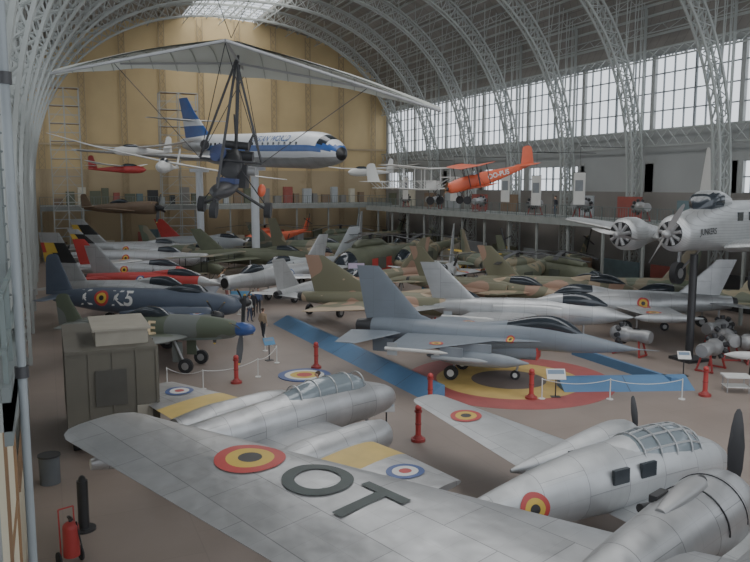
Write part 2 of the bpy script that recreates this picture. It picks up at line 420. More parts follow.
for a in (.5,1.1,1.57,2.04,2.64):
    P_=[(x,w*math.cos(a),z+w*.95*math.sin(a)) for x,w,z in ((2.0,.3,2.12),(1.55,.53,2.3),(1.1,.6,2.41),(.55,.61,2.43),(0,.61,2.43),(-.5,.57,2.42))]
    for p,q in zip(P_[:-1],P_[1:]): m.bar(p,q,.04,silver2)
for x in (-.6,-1.5):
    for sy in (1,-1): m.box((x-.24,sy*.72-.05,2.15),(x+.24,sy*.72+.05,2.5),glassd)
m.wing([(1.3,.5,1.35,2.9,.16),(1.1,2.6,1.38,2.7,.15),(-.1,8.3,1.75,1.3,.1)],silver2,roundtip=True,seg=4)
for sy in (1,-1):
    y=2.6*sy
    m.fus([(2.5,1.65,.42,.42),(2.3,1.65,.52,.52),(1.8,1.65,.56,.56),(1,1.6,.5,.5),(0,1.5,.42,.4),(-1.4,1.42,.2,.2),(-2,1.42,.04,.05)],silver2,y=y)
    m.cyl((2.52,y,1.65),(2.3,y,1.65),.4,dk); m.prop((2.75,y,1.65),1.15,2,dk,80,w=.1,spin=(.2,.13),sm=silverd)
    m.cyl((2.4,y,1.65),(2.75,y,1.65),.1,silverd); m.wheel(1.2,y,.42,.22,(.8,y,1.3))
m.foil([(-5.4,0,1.75,1.3,.1),(-5.9,0,2.3,.8,.1)],silver2,vert=True,roundtip=True)
m.wing([(-5.4,.1,1.7,1.3,.1),(-5.8,1.8,1.7,.8,.1)],silver2,roundtip=True)
m.wheel(-6.3,0,.2,.12,(-6.2,0,1.6))
m.roundel((-3.9,-.5,1.95),(0,-1,.15),.38,BEL); m.roundel((-3.9,.5,1.95),(0,1,.15),.38,BEL)
m.roundel((-.7,6.4,1.7),(0,0,1),.5,BEL); m.roundel((-.7,-6.4,1.7),(0,0,1),.5,BEL)
m.build('trainer_airplane',(13.3,14.1,0),6)
# twin engine jet w/ yellow bands
m=M()
m.fus([(4.9,1.6,.06,.06),(4.7,1.6,.34,.34),(4.0,1.65,.56,.56),(3,1.75,.66,.7),(1,1.8,.68,.76),(-2,1.8,.58,.62),(-4.5,1.9,.32,.38),(-6.2,2.0,.06,.15)],silver,n=24)
m.fus([(3.6,2.1,.1,.1),(3.1,2.3,.38,.32),(2.4,2.38,.45,.46),(1.2,2.38,.45,.46),(0,2.25,.35,.36),(-1.5,2.15,.1,.2)],glass,fn=lambda c: silver if c[0]<.2 else None)
for x,w in ((3.1,.39),(2.5,.46),(1.8,.47),(1.1,.46),(.4,.4)):
    R=[(x,w*math.cos(pi*j/12),2.36+(w*1.03)*math.sin(pi*j/12)) for j in range(13)]
    for p,q in zip(R[:-1],R[1:]): m.bar(p,q,.035,silver2)
def yb(c): return yelw if 3.0<abs(c[1])<4.4 else None
m.wing([(1.3,.5,1.5,3.3,.12),(1.2,2.4,1.5,3.2,.12),(1.0,3.0,1.5,3.0,.11),(.8,4.4,1.55,2.7,.11),(.2,6.8,1.65,1.85,.1)],silver,fn=yb,seg=2)
for sy in (1,-1):
    m.fus([(2.0,1.45,.36,.36),(1.9,1.45,.44,.44),(1.0,1.45,.54,.54),(-1,1.45,.54,.54),(-2.4,1.45,.36,.36)],silver,y=2.4*sy)
    m.cyl((2.02,2.4*sy,1.45),(1.6,2.4*sy,1.45),.34,blk); m.wheel(-.2,1.6*sy,.4,.2,(-.2,1.6*sy,1.4))
m.wheel(3.6,0,.28,.15,(3.6,0,1.3))
m.foil([(-4.4,0,2.0,1.5,.1),(-5.2,0,2.7,.9,.1)],silver,vert=True,roundtip=True)
m.wing([(-4.9,.0,2.4,1.1,.1),(-5.2,1.7,2.4,.7,.1)],silver)
m.roundel((-.4,5.45,1.7),(0,0,1),.5,RAF); m.roundel((-.4,-5.45,1.7),(0,0,1),.5,RAF)
m.build('jet_trainer_airplane',(6.45,22.1,0),22)
# F16
m=M()
m.fus([(7.4,2.0,.03,.03),(6.4,2.02,.22,.22),(5.2,2.08,.42,.42),(4,2.18,.55,.58),(3,2.25,.62,.65),(1.5,2.2,.8,.7),(0,2.1,1.0,.68),(-3,2.15,.9,.62),(-5,2.2,.62,.58),(-6,2.2,.52,.52)],f16g)
m.cyl((7.4,0,2.0),(8.3,0,2.0),.03,f16g,r2=.01,n=6)
m.cyl((-6,0,2.2),(-6.9,0,2.2),.5,dk,r2=.36,n=18)
m.fus([(4.9,2.45,.05,.05),(4.3,2.7,.32,.32),(3.4,2.9,.4,.45),(2.4,2.85,.4,.42),(1.2,2.7,.36,.3),(-.5,2.6,.3,.2),(-3,2.6,.2,.18)],glassd,fn=lambda c: f16g if c[0]<1.3 else None)
m.fus([(2.7,1.5,.52,.36,3),(1,1.5,.6,.42,3),(-2,1.6,.6,.4,2.5),(-4,1.8,.3,.2)],f16g)
m.box((2.68,-.5,1.2),(2.76,.5,1.8),red)
m.wing([(3.6,.4,2.15,7.4,.03),(1.4,1.15,2.15,5.2,.04),(.7,1.3,2.15,4.5,.045),(-2.1,4.6,2.15,1.5,.04)],f16g)
m.wing([(-4.2,.7,2.1,2.8,.05),(-5.9,2.9,1.85,1.1,.05)],f16g)
m.foil([(-2.2,0,2.6,4.2,.06),(-3.4,0,3.0,3.1,.06),(-5.7,0,5.45,1.25,.05)],f16g,vert=True)
for sy in (1,-1):
    m.fus([(2.6,1.35,.03,.03),(1.6,1.35,.28,.28),(.4,1.35,.36,.36),(-1,1.35,.34,.34),(-2.4,1.35,.05,.05)],f16l,y=2.0*sy); m.box((-1,2*sy-.05,1.5),(.8,2*sy+.05,2.1),f16l)
    m.fus([(.9,1.55,.02,.02),(.4,1.55,.11,.11),(-1.8,1.55,.11,.11)],grey,y=3.2*sy); m.box((-1.4,3.2*sy-.04,1.6),(-.3,3.2*sy+.04,2.1),f16l)
    m.foil([(-1.2,3.2*sy,1.55,.5,.05),(-1.5,3.2*sy,1.9,.2,.05)],white,vert=True)
    m.fus([(-.6,2.15,.02,.02),(-1.0,2.15,.08,.08),(-3.6,2.15,.08,.08)],white,y=4.7*sy)
    m.foil([(-3.0,4.7*sy,2.15-.3,.5,.03),(-3.0,4.7*sy,2.45,.5,.03)],grey,vert=True)
    m.wheel(-1.4,1.15*sy,.36,.22,(-1.0,.6*sy,1.6),white); m.box((-1.0,.5*sy,.9),(.2,.55*sy,1.5),f16l)
    m.foil([(-4.6,.7*sy,1.75,1.2,.05),(-4.9,.9*sy,1.1,.8,.05)],f16g,vert=True)
m.wheel(1.6,0,.24,.15,(1.9,0,1.4),white)
m.roundel((1.5,-.8,2.2),(0,-1,.2),.2,BEL); m.roundel((-1.6,-3.1,2.2),(0,0,1),.34,BEL); m.roundel((-1.6,3.1,2.2),(0,0,1),.34,BEL)
m.build('fighter_jet',(18.6,30.2,0),-44.5,sc=.93)
def jet(name,loc,hd,body,L=12,R=.65,z=2.,wing=None,fin=None,stab=None,can=(3,1.3,.38,.42),intake='side',nose=None,fnf=None,rnd=BEL,sc=1,pitch=0,finm=None,wz=None,letters=None,tiptank=None,wm=None,gear=True,lm=None,lsize=.9,stripes=False,lx=.42):
    m=M(); h=L/2; wz=z-.1 if wz is None else wz
    if intake=='nose': S=[(h,z,R*.55,R*.55),(h-.15,z,R*.68,R*.68)]
    else: S=[(h,z-.1,.03,.03),(h*.9,z-.08,R*.3,R*.3)]
    S+=[(h*.7,z,R*.72,R*.75),(h*.4,z,R*.95,R*1.),(0,z,R*1.05,R*1.05),(-h*.5,z+.05,R*.85,R*.85),(-h,z+.1,R*.5,R*.5)]
    m.fus(S,body,fn=(lambda c: (nose if (nose and c[0]>h*.72) else None)) if nose else fnf)
    if intake=='nose': m.cyl((h+.01,0,z),(h-.3,0,z),R*.5,blk,n=16)
    elif intake=='side':
        for sy in (1,-1): m.fus([(h*.35,z,.26,.42),(h*.2,z,.3,.5),(-h*.3,z,.2,.4)],body,y=R*.85*sy); m.cyl((h*.352,R*.88*sy,z),(h*.3,R*.88*sy,z),.22,blk)
    m.cyl((-h,0,z+.1),(-h-.3,0,z+.1),R*.48,dk,r2=R*.4,n=16)
    x,l,w,hh=can; m.fus([(x+l,z+R*.72,.05,.05),(x+l*.5,z+R*.9,w*.8,hh*.75),(x,z+R*.95,w,hh),(x-l*.7,z+R*.92,w*.9,hh*.85),(x-l*1.9,z+R*.85,.1,.1)],glassd,fn=lambda c: body if c[0]<x-l*.85 else None)
    wing=wing or (1.,4.,-2.5,1.6,5.); a,c0,b,c1,y1=wing
    m.wing([(a,R*.7,wz,c0,.08),(b,y1,wz,c1,.07)],wm or body,seg=3)
    fin=fin or (-h*.45,2.6,-h*.85,1.1,2.2); a,c0,b,c1,hz=fin
    sf=None
    if stripes: sf=lambda c:(blk if c[0]>b-.35*c1+.1 else (yel if c[0]>b-.75*c1 else red)) if z+R*.6+hz*.8>c[2]>z+R*.6+hz*.45 else None
    m.foil([(a,0,z+R*.6,c0,.07),(b,0,z+R*.6+hz,c1,.06)],finm or body,vert=True,fn=sf,seg=5)
    stab=stab or (-h*.72,1.8,-h*.98,.8,2.1,0.1); a,c0,b,c1,ys,dz=stab
    if c0>0: m.wing([(a,.1,z+dz,c0,.06),(b,ys,z+dz,c1,.06)],body)
    if tiptank:
        for sy in (1,-1): m.fus([(wing[2]+1.2,wz,.03,.03),(wing[2]+.6,wz,.22,.22),(wing[2]-1,wz,.25,.25),(wing[2]-2.4,wz,.03,.03)],tiptank,y=wing[4]*sy)
    if gear:
        m.wheel(h*.55,0,.26,.15,(h*.55,0,z-R*.5))
        for sy in (1,-1): m.wheel(-.3,1.3*sy,.36,.2,(-.3,1.2*sy,wz))
    if rnd:
        m.roundel((-h*.12,-R,z+.1),(0,-1,.2),.36,rnd); m.roundel((-h*.12,R,z+.1),(0,1,.2),.36,rnd)
        wx=wing[2]-wing[3]*.3+(wing[0]-wing[2])*.25
        m.roundel((wx,-wing[4]*.72,wz+.2),(0,0,1),.42,rnd); m.roundel((wx,wing[4]*.72,wz+.2),(0,0,1),.42,rnd)
    if letters: m.text(letters,(h*lx,-R,z+.05),(0,-1,.1),(1,0,0),lsize,lm or blk)
    return m.build(name,loc,hd,pitch=pitch,sc=sc)
NOST=(0,0,0,0,0,0)
jet('delta_wing_jet',(19.3,39.8,0),-42,cam1,L=13.5,R=.62,z=2.1,wing=(1.8,6.6,-4.6,.5,4.1),fin=(-1.6,4.4,-5.4,1.2,2.3),stab=NOST,rnd=None)
jet('fighter_jet',(16.2,56.5,0),-145,silver2,L=12,R=.72,z=2.1,intake='nose',wing=(1.5,3.5,-2.2,2,5.),fin=(-3,3,-5.4,1.3,2.4),rnd=RAF)
jet('fighter_jet',(17.6,49.3,0),35,silver2,L=10.5,R=.6,z=2.0,wing=(-.5,3,-1.6,1.8,3),fin=(-3.,2.4,-4.7,1.2,2.0),rnd=None,letters='318',lsize=1.0,lx=.1)
jet('delta_wing_jet',(23.5,52.5,0),-150,cam1,L=12,R=.6,z=2.0,wing=(1.5,6,-4.,.5,3.8),fin=(-1.6,4.,-5.,1.2,2.4),stab=NOST,rnd=None)
jet('fighter_jet',(27.3,44.5,0),-60,cam1,L=12,R=.65,z=2.0,rnd=None)
jet('fighter_jet',(18.5,72,0),-30,oliv,L=13,R=.8,z=2.1,rnd=None)
jet('fighter_jet',(25,78,0),-40,cam2,L=13,R=.8,z=2.3,rnd=None)
jet('fighter_jet',(21,64,0),-160,grey,L=11,R=.6,z=2.,rnd=None,fin=(-3,2.6,-5,1.3,2.8))
jet('fighter_jet',(16.5,88,0),-35,grey,L=12,R=.8,z=2.4,rnd=None,finm=red)
jet('delta_wing_jet',(28.5,52,0),-125,silver2,L=11,R=.6,z=2.2,wing=(1.5,5.6,-3.8,.5,3.4),fin=(-1.4,3.6,-4.6,1.1,3.2),stab=NOST,rnd=BEL)
jet('fighter_jet',(23,71,0),-70,cam1,L=11,R=.7,z=2.2,rnd=None,fin=(-2.4,2.8,-4.6,1.4,3.),wing=(1,3.5,-1.8,1.5,3.8))
jet('fighter_jet',(12.5,79,0),-50,cam2,L=11,R=.7,z=2.2,rnd=None,wing=(1,3.5,-1.8,1.5,3.6))
jet('fighter_jet',(36.5,92,0),-120,grey,L=12,R=.8,z=2.4,rnd=None,wing=(1,3.5,-1.8,1.5,3.8))
# left row
jet('fighter_jet',(8.5,82,0),-30,silver2,L=14.5,R=.85,z=2.3,wing=(2,4.2,-2.2,2,5.2),fin=(-3,3.4,-5.8,1.5,2.6),stripes=True,rnd=BEL)
jet('fighter_jet',(7.6,73.5,0),-30,silver2,L=13.5,R=.8,z=2.2,intake='nose',wing=(1,3.6,-1.8,2,5.4),stripes=True,tiptank=silver2)
jet('jet_trainer_airplane',(6.6,66,0),-32,silver2,L=10.5,R=.62,z=1.9,wing=(.8,2.2,.3,1.3,5.4),tiptank=red,rnd=BEL,can=(2.4,1.5,.36,.4),finm=red,nose=red)
jet('jet_trainer_airplane',(7.2,59.3,0),-36,red,L=11,R=.6,z=1.8,nose=silver2,rnd=RAF,can=(2.4,1.5,.36,.4),wing=(.8,2.2,.3,1.3,5.),tiptank=silver2,finm=silver2)
jet('fighter_jet',(4.5,53,0),-36,silver2,L=10.5,R=.65,z=2.0,rnd=None,stripes=True,fin=(-2.6,3,-4.7,1.6,3.4),nose=red,wing=(1,3.6,-1.8,1.6,4.))
m=M()
m.fus([(6.1,2.1,.05,.05),(5.7,2.1,.45,.45),(4.5,2.15,.65,.67),(3,2.2,.72,.8),(0,2.2,.75,.8),(-3,2.3,.62,.68),(-5.6,2.4,.2,.3)],navy)
m.fus([(4.3,2.6,.1,.1),(3.6,2.85,.38,.4),(2.6,2.85,.4,.45),(1.2,2.75,.1,.2)],glassd)
m.wing([(3.6,.5,1.9,3.0,.14),(3.3,2.4,1.95,2.8,.13),(2.3,6.6,2.2,1.1,.1)],navy,roundtip=True,seg=4)
for sy in (1,-1):
    m.fus([(5.2,1.9,.32,.4),(4.9,1.9,.42,.48),(3,1.8,.42,.5),(1,1.8,.3,.36),(-.2,1.9,.05,.08)],navy,y=2.4*sy); m.prop((5.4,2.4*sy,1.9),1.55,3,dk,20,spin=(.5,.28),sm=blk,tip=yel)
    m.wheel(2.6,2.4*sy,.5,.3,(2.2,2.4*sy,1.6))
m.foil([(-4.2,0,2.5,1.9,.1),(-5.1,0,4.6,.9,.1)],navy,vert=True,roundtip=True); m.wing([(-4.2,0,2.5,1.5,.1),(-4.6,2.4,2.5,.8,.1)],navy,roundtip=True)
sky=mat('sky_letters',(214,190,150),.6)
m.roundel((-2.2,-.6,2.45),(0,-1,.3),.46,BEL); m.text('K',(-3.25,-.55,2.45),(0,-1,.3),(1,0,0),1.25,white); m.text('K5',(-.9,-.7,2.45),(0,-1,.3),(1,0,0),1.25,white)
m.build('twin_engine_bomber',(4.9,46,0),-32)
def pfighter(loc,hd,body,under=None,spm=blue,letters=None,rnd=RAFY,sc=1,blunt=False,gear=True,name='propeller_fighter'):
    m=M()
    nosez=[(4.2,2.05,.6,.65),(3.9,2.05,.68,.72),(2.6,2.05,.68,.75)] if blunt else [(4.2,2.05,.3,.3),(3.9,2.05,.42,.45),(2.6,2.05,.5,.6)]
    m.fus(nosez+[(1,2.05,.5,.65),(-.8,2.0,.48,.62),(-3,1.95,.3,.4),(-4.9,2.0,.08,.2)],body,fn=(lambda c: under if c[2]<1.65 else None) if under else None)
    if blunt: m.cyl((4.22,0,2.05),(4,0,2.05),.55,blk)
    m.fus([(.9,2.5,.1,.08),(.3,2.7,.28,.28),(-.4,2.75,.3,.32),(-1.6,2.55,.1,.1)],glassd)
    m.wing([(1.8,.4,1.65,2.6,.12),(1.7,2.6,1.85,2.4,.11),(1.3,4.2,2.0,1.7,.1),(.7,5.2,2.1,.8,.08)],body,seg=3,roundtip=True)
    m.foil([(-3.7,0,2.0,1.5,.1),(-4.5,0,3.3,.8,.1)],body,vert=True,roundtip=True); m.wing([(-3.5,0,2.15,1.2,.1),(-3.8,1.6,2.15,.7,.1)],body,roundtip=True)
    m.prop((4.4,0,2.05),1.75,4,dk,70,w=.17,spin=(.7,.34),sm=spm,tip=yel)
    if gear:
        for sy in (1,-1): m.wheel(1.9,1.0*sy,.36,.18,(1.3,.9*sy,1.6)); m.box((1.2,.85*sy,.5),(1.7,.9*sy,1.5),body)
        m.wheel(-4.3,0,.15,.1,(-4.2,0,1.9))
    if rnd:
        m.roundel((-1.7,-.4,2.05),(0,-1,.1),.42,rnd)
        m.roundel((.6,-3.9,2.0),(0,0,1),.5,rnd[:3]); m.roundel((.6,3.9,2.0),(0,0,1),.5,rnd[:3])
    if letters: m.text(letters,(-.35,-.4,2.05),(0,-1,0),(1,0,0),.9,sky)
    m.build(name,loc,hd,sc=sc)
pfighter((4.7,38.3,0),-32,cam3,mat('duck_egg',(120,136,132),.6),letters='GE')
pfighter((8,91,4.4),-35,brown,rnd=None,blunt=True,gear=False,spm=dk)
pfighter((31.5,56.5,0),-120,silver2,blunt=True,spm=red,rnd=BEL)
pfighter((22,85,0),-60,silver2,blunt=True,spm=dk,rnd=BEL); pfighter((35.8,77,0),-140,cam2,spm=red,rnd=None)
# right cluster
jet('fighter_jet',(24.3,35.2,0),-38,silver2,L=11.5,R=.7,z=2.0,rnd=None,can=(3,1.4,.42,.5))
jet('fighter_jet',(31.6,35.3,0),152,silver2,L=12,R=.75,z=2.0,rnd=BEL,tiptank=silver2,wing=(1,3.2,-.5,1.8,4.6))
jet('fighter_jet',(31.8,42,0),-55,cam1,L=12,R=.7,z=2.1,rnd=None)
jet('fighter_jet',(36.2,40.4,0),165,cam2,L=10,R=.7,z=2.0,rnd=None,wing=(1,3.5,-1.8,1.5,3.2))
jet('fighter_jet',(37.2,34.6,0),155,cam4,L=9,R=.6,z=2.0,rnd=None,wing=(.8,3.,-1.4,1.3,2.9),fin=(-1.8,2.4,-3.7,1.1,2.4))
jet('fighter_jet',(35,57.5,0),-100,cam2,L=11,R=.8,z=2.2,rnd=None,wing=(1,3.5,-1.8,1.5,3.8))
jet('fighter_jet',(29.5,74,0),-120,silver2,L=12,R=.8,z=2.2,rnd=None,fin=(-3,3,-5,1.6,3.4))
# airliner
m=M(); lwhite=mat('airliner_white',(220,224,228),.35,0,.03); ablue=mat('airliner_blue',(42,84,148),.35)
def cf(c):
    x,y,z=c
    if 13.6<x<14.6 and z>.45: return glassd
    if x>15.5: return blk
    if z<-.55: return silver2
    if -.12<z<.42: return ablue
    return None
m.fus([(16,-.35,.08,.08),(15.6,-.3,.6,.55),(14.6,-.15,1.1,1.05),(13,0,1.5,1.45),(11,.0,1.6,1.6),(0,0,1.6,1.6),(-7,.1,1.55,1.55),(-11,.5,1.0,1.0),(-15.5,1.0,.2,.3)],lwhite,n=36,sub=5,fn=cf)
for i in range(22):
    x=11-i*.95
    for sy in (1,-1): m.cyl((x,sy*1.50,.55),(x,sy*1.545,.55),.16,glassd,n=10)
m.wing([(3.4,1.2,-1.1,7.,.11),(-4.8,15.,-.4,2.2,.09)],silver2,seg=3)
m.foil([(-8.,0,1.3,6.5,.09),(-12.,0,4.0,3.4,.09),(-14,0,5.8,2.2,.09)],ablue,vert=True,fn=lambda c: lwhite if (2.6<c[2]<3.6) else None,seg=4)
m.wing([(-11.6,.2,3.2,2.8,.08),(-13.5,4.6,3.4,1.3,.08)],silver2)
for sy in (1,-1): m.fus([(-5.4,.5,.55,.55),(-6,.5,.7,.7),(-8.5,.5,.65,.65),(-10,.5,.4,.4)],silver2,y=2.1*sy); m.cyl((-5.38,2.1*sy,.5),(-5.7,2.1*sy,.5),.5,dk)
m.text('BELGIAN WORLD',(6,-1.5,1.15),(0,-1,.6),(1,0,0),.9,ablue)
m.build('airliner',(19.7,79,12.6),-75,pitch=2,sc=1.06)
m=M()
for x,y in ((20.0,78),(16.7,91)): m.cyl((x,y,0),(x,y,10.6),.42,lwhite,n=14); m.box((x-1,y-1,0),(x+1,y+1,.3),lwhite); m.box((x-1.1,y-.3,10.5),(x+1.1,y+.3,10.9),lwhite)
m.build('airliner_stand')
# trimotor
m=M(); corr=mat('corrugated_metal',(176,178,178),.42,.6,.06,1,(.13,9,.012,1,.7))
m.fus([(7.6,0,.55,.55),(7.3,0,.8,.8),(6.4,.05,.85,.85),(5.4,.1,.8,.95,3),(3,.2,.85,1.15,4),(-2,.2,.85,1.15,4),(-7,.4,.5,.7,4),(-9.8,.6,.08,.35,3)],corr,n=24)
def radial(x,y,z,r):
    m.cyl((x+.02,y,z),(x-.25,y,z),r*.92,blk,n=20)
    m.cyl((x+.1,y,z),(x-.2,y,z),r*.36,silverd,n=14)
    for k in range(9):
        a=2*pi*k/9+.2; m.cyl((x+.05,y+r*.3*math.cos(a),z+r*.3*math.sin(a)),(x+.05,y+r*.86*math.cos(a),z+r*.86*math.sin(a)),r*.13,silverd,n=8)
radial(7.6,0,0,.6); m.prop((7.95,0,0),1.5,2,silverd,60,w=.15,spin=(.25,.18),sm=silverd)
m.fus([(5.6,1.0,.1,.1),(5.1,1.3,.6,.4,3),(4.2,1.4,.65,.45,3),(3.4,1.3,.6,.3,3)],glassd,fn=lambda c: corr if c[0]<4.2 or c[2]>1.7 else None)
m.wing([(4.2,.7,-.75,4.8,.14),(1.6,10.0,.1,2.2,.1)],corr,seg=3)
for sy in (1,-1):
    y=3.8*sy; m.fus([(5.5,-.3,.6,.6),(5.2,-.3,.8,.8),(4.4,-.3,.82,.82),(3.4,-.35,.5,.55),(1.5,-.4,.2,.25)],corr,y=y)
    radial(5.5,y,-.3,.66); m.prop((5.85,y,-.3),1.45,2,silverd,30+40*sy,w=.14,spin=(.2,.16),sm=silverd)
    m.cyl((3.4,1.9*sy-.15,-2.2),(3.4,1.9*sy+.15,-2.2),.55,rub,n=18); m.cyl((3.4,1.9*sy-.17,-2.2),(3.4,1.9*sy+.17,-2.2),.25,silverd,n=12); m.bar((3.4,1.9*sy,-2.2),(3.2,1.9*sy,-.8),.14,silverd); m.bar((3.4,1.9*sy,-2.2),(2.2,1.2*sy,-.8),.08,silverd)
m.foil([(-7.4,0,.9,2.4,.1),(-8.2,0,3.2,1.6,.1)],corr,vert=True); m.wing([(-7.2,.1,.8,2,.08),(-7.6,3.4,.8,1.4,.08)],corr)
for i in range(7):
    for sy in (1,-1): m.box((2.8-i*1.1,sy*.84-.03,.45),(3.3-i*1.1,sy*.84+.03,.85),glassd)
m.text('JUNKERS',(5.9,.8,.05),(0,1,0),(-1,0,0),.38,blk)
m.build('trimotor_airplane',(35.3,30.0,6.7),196,sc=1.1)
m=M()
for x,y in ((30.2,29.0),(36.5,30.4)):
    m.cyl((x,y,0),(x,y,5.5),.2,dk); m.box((x-.7,y-.7,0),(x+.7,y+.7,.15),dk)
m.build('trimotor_stand')
m=M(); m.foil([(0,0,.5,3.2,.1),(-.5,0,2.2,2.4,.1),(-1.5,0,5.0,.9,.1)],white,vert=True,roundtip=True); m.box((-3,-.5,0),(-.2,.5,.5),dk); m.build('tail_fin_exhibit',(42.5,40.8,6.2),60)
# hang glider trike
m=M(); sail=mat('sail_cloth',(186,188,178),.6,0,.06,.6); sailg=mat('sail_edge',(140,144,134),.6); sdk=mat('seat_navy',(36,48,84),.7)
nose=Vector((1.5,0,2.75)); 
def sailpt(u,v):
    le=nose.lerp(Vector((-1.3,5.0,1.95)),u); te=Vector((-1.0-.6*u+.12*math.sin(pi*u*5)+.45*math.sin(pi*u),5.0*u,2.3-.33*u))
    p=le.lerp(te,v); p.z+=.22*math.sin(pi*v)*(1-u*.6)+.12*math.sin(pi*u); return p
for sy in (1,-1):
    G=20;H_=6; vs=[];
    for lay in (0,.04):
        for i in range(G+1):
            for j in range(H_+1):
                p=sailpt(i/G,j/H_); vs.append((p.x,p.y*sy,p.z+lay))
    o=(G+1)*(H_+1); fs=[]
    for i in range(G):
        for j in range(H_):
            a=i*(H_+1)+j; q=(a,a+1,a+H_+2,a+H_+1); fs.append(q); fs.append(tuple(k+o for k in q[::-1]))
    m.add(vs,fs,sail)
    for k in range(1,9):
        u=k/9; P_=[sailpt(u,v/6) for v in range(7)]
        for p,q in zip(P_[:-1],P_[1:]): m.bar((p.x,p.y*sy,p.z-.012),(q.x,q.y*sy,q.z-.012),.02,sailg)
    m.cyl(nose,(-1.3,5.0*sy,1.98),.04,silverd,n=8)
    for e in ((0,.75,.2,1.5,0,2.7),(0,.75,.2,-.5,3.2,2.35),(0,.75,.2,-1.0,0,2.4),(0,0,3.0,-.5,3.2,2.4)): m.cyl((e[0],e[1]*sy,e[2]),(e[3],e[4]*sy,e[5]),.012,dk,n=4)
    m.cyl((0,.75*sy,.2),(.2,0,2.55),.03,dk,n=6)
    m.cyl((0,.0,2.5),(-.6,3.0*sy,2.3),.03,silverd,n=6)
m.cyl((0,0,2.5),(0,0,3.0),.03,dk,n=6); m.cyl((0,0,3.0),nose,.012,dk,n=4)
m.cyl((0,-.75,.2),(0,.75,.2),.03,dk,n=6); m.cyl(nose,(-1.2,0,2.4),.03,silverd,n=6)
m.cyl((-.1,0,2.5),(-.7,0,-.35),.045,dk,n=8)
m.cyl((-.9,0,-.45),(1.5,0,-.75),.05,dk,n=8)
m.cyl((0.2,0,2.5),(1.4,0,-.7),.035,dk,n=8)
m.fus([(1.5,-.6,.05,.05),(1.2,-.55,.2,.14),(.6,-.5,.26,.18),(-.1,-.4,.22,.16)],dk)
m.fus([(.1,-.1,.22,.12),(-.1,.1,.26,.26),(-.4,.2,.2,.32)],blk); m.box((-.1,-.22,-.35),(.45,.22,-.22),sdk); m.fus([(.2,.25,.1,.1),(-.1,.35,.2,.2),(-.35,.4,.15,.2)],sdk,y=-.35)
m.box((-1.3,-.26,-.45),(-.75,.26,.15),dk); m.cyl((-1.0,-.45,.0),(-1.0,.45,.0),.12,silverd,n=10); m.cyl((-1.3,0,.15),(-1.5,0,.15),.08,dk); m.prop((-1.55,0,.15),.85,2,dk,75,w=.08)
m.cyl((-.8,-.4,.35),(-.8,.4,.35),.14,dk); m.cyl((-.6,-.3,.6),(-.6,.3,.6),.1,dk)
for sy in (1,-1):
    m.cyl((-.8,0,-.5),(-.9,.85*sy,-.95),.04,dk,n=6); m.cyl((-.95,.85*sy-.08,-.95),(-.95,.85*sy+.08,-.95),.2,rub,n=16); m.cyl((-.5,0,.2),(-.9,.85*sy,-.9),.02,dk,n=4)
m.cyl((1.5,-.07,-.95),(1.5,.07,-.95),.18,rub,n=16); m.bar((1.5,.0,-.7),(1.5,.0,-.95),.05,dk); m.ell((-.3,.75,-.45),.14,.1,.16,orange)
m.cyl((-.7,0,.3),(0,0,1.3),.02,dk,n=6)
m.build('hang_glider_trike',(4.3,19.2,9.4),246,roll=-5.5,sc=1.04)
m=M()
for dx,dy in ((-2.5,3.5),(4.5,-3)): m.cyl((4.4,19.2,12.6),(4.4+dx,19.2+dy,22.5),.012,dk,n=4)
m.build('suspension_cables')
def glider(name,loc,hd,body,wm,span=15,L=7,roll=0,pitch=0):
    m=M(); m.fus([(2.6,0,.05,.05),(2.2,0,.28,.3),(1,.05,.33,.42),(-.6,.05,.25,.3),(-2.5,.05,.1,.12),(-L+2.6,.1,.06,.08)],body)
    m.fus([(1.9,.2,.1,.1),(1.3,.38,.24,.2),(.5,.4,.22,.2),(-.1,.3,.1,.1)],glassd)
    m.wing([(.4,.1,.35,1.1,.12),(.35,span*.3,.45,1.0,.12),(.0,span/2,.7,.45,.1)],wm,roundtip=True)
    m.foil([(-L+3.6,0,.1,1.0,.1),(-L+3.2,0,1.2,.6,.1)],body,vert=True,roundtip=True); m.wing([(-L+3.5,0,.4,.7,.1),(-L+3.3,1.5,.4,.4,.1)],wm)
    m.build(name,loc,hd,roll=roll,pitch=pitch)
glider('sailplane',(7.2,50.5,10.1),252,white,white,15,7,roll=-11)
glider('sailplane',(7.5,68,11.8),-150,white,white,13,6)
glider('sailplane',(29,69,10.2),200,white,white,13,6)
glider('sailplane',(7,80,10.5),-30,red,white,13,6)
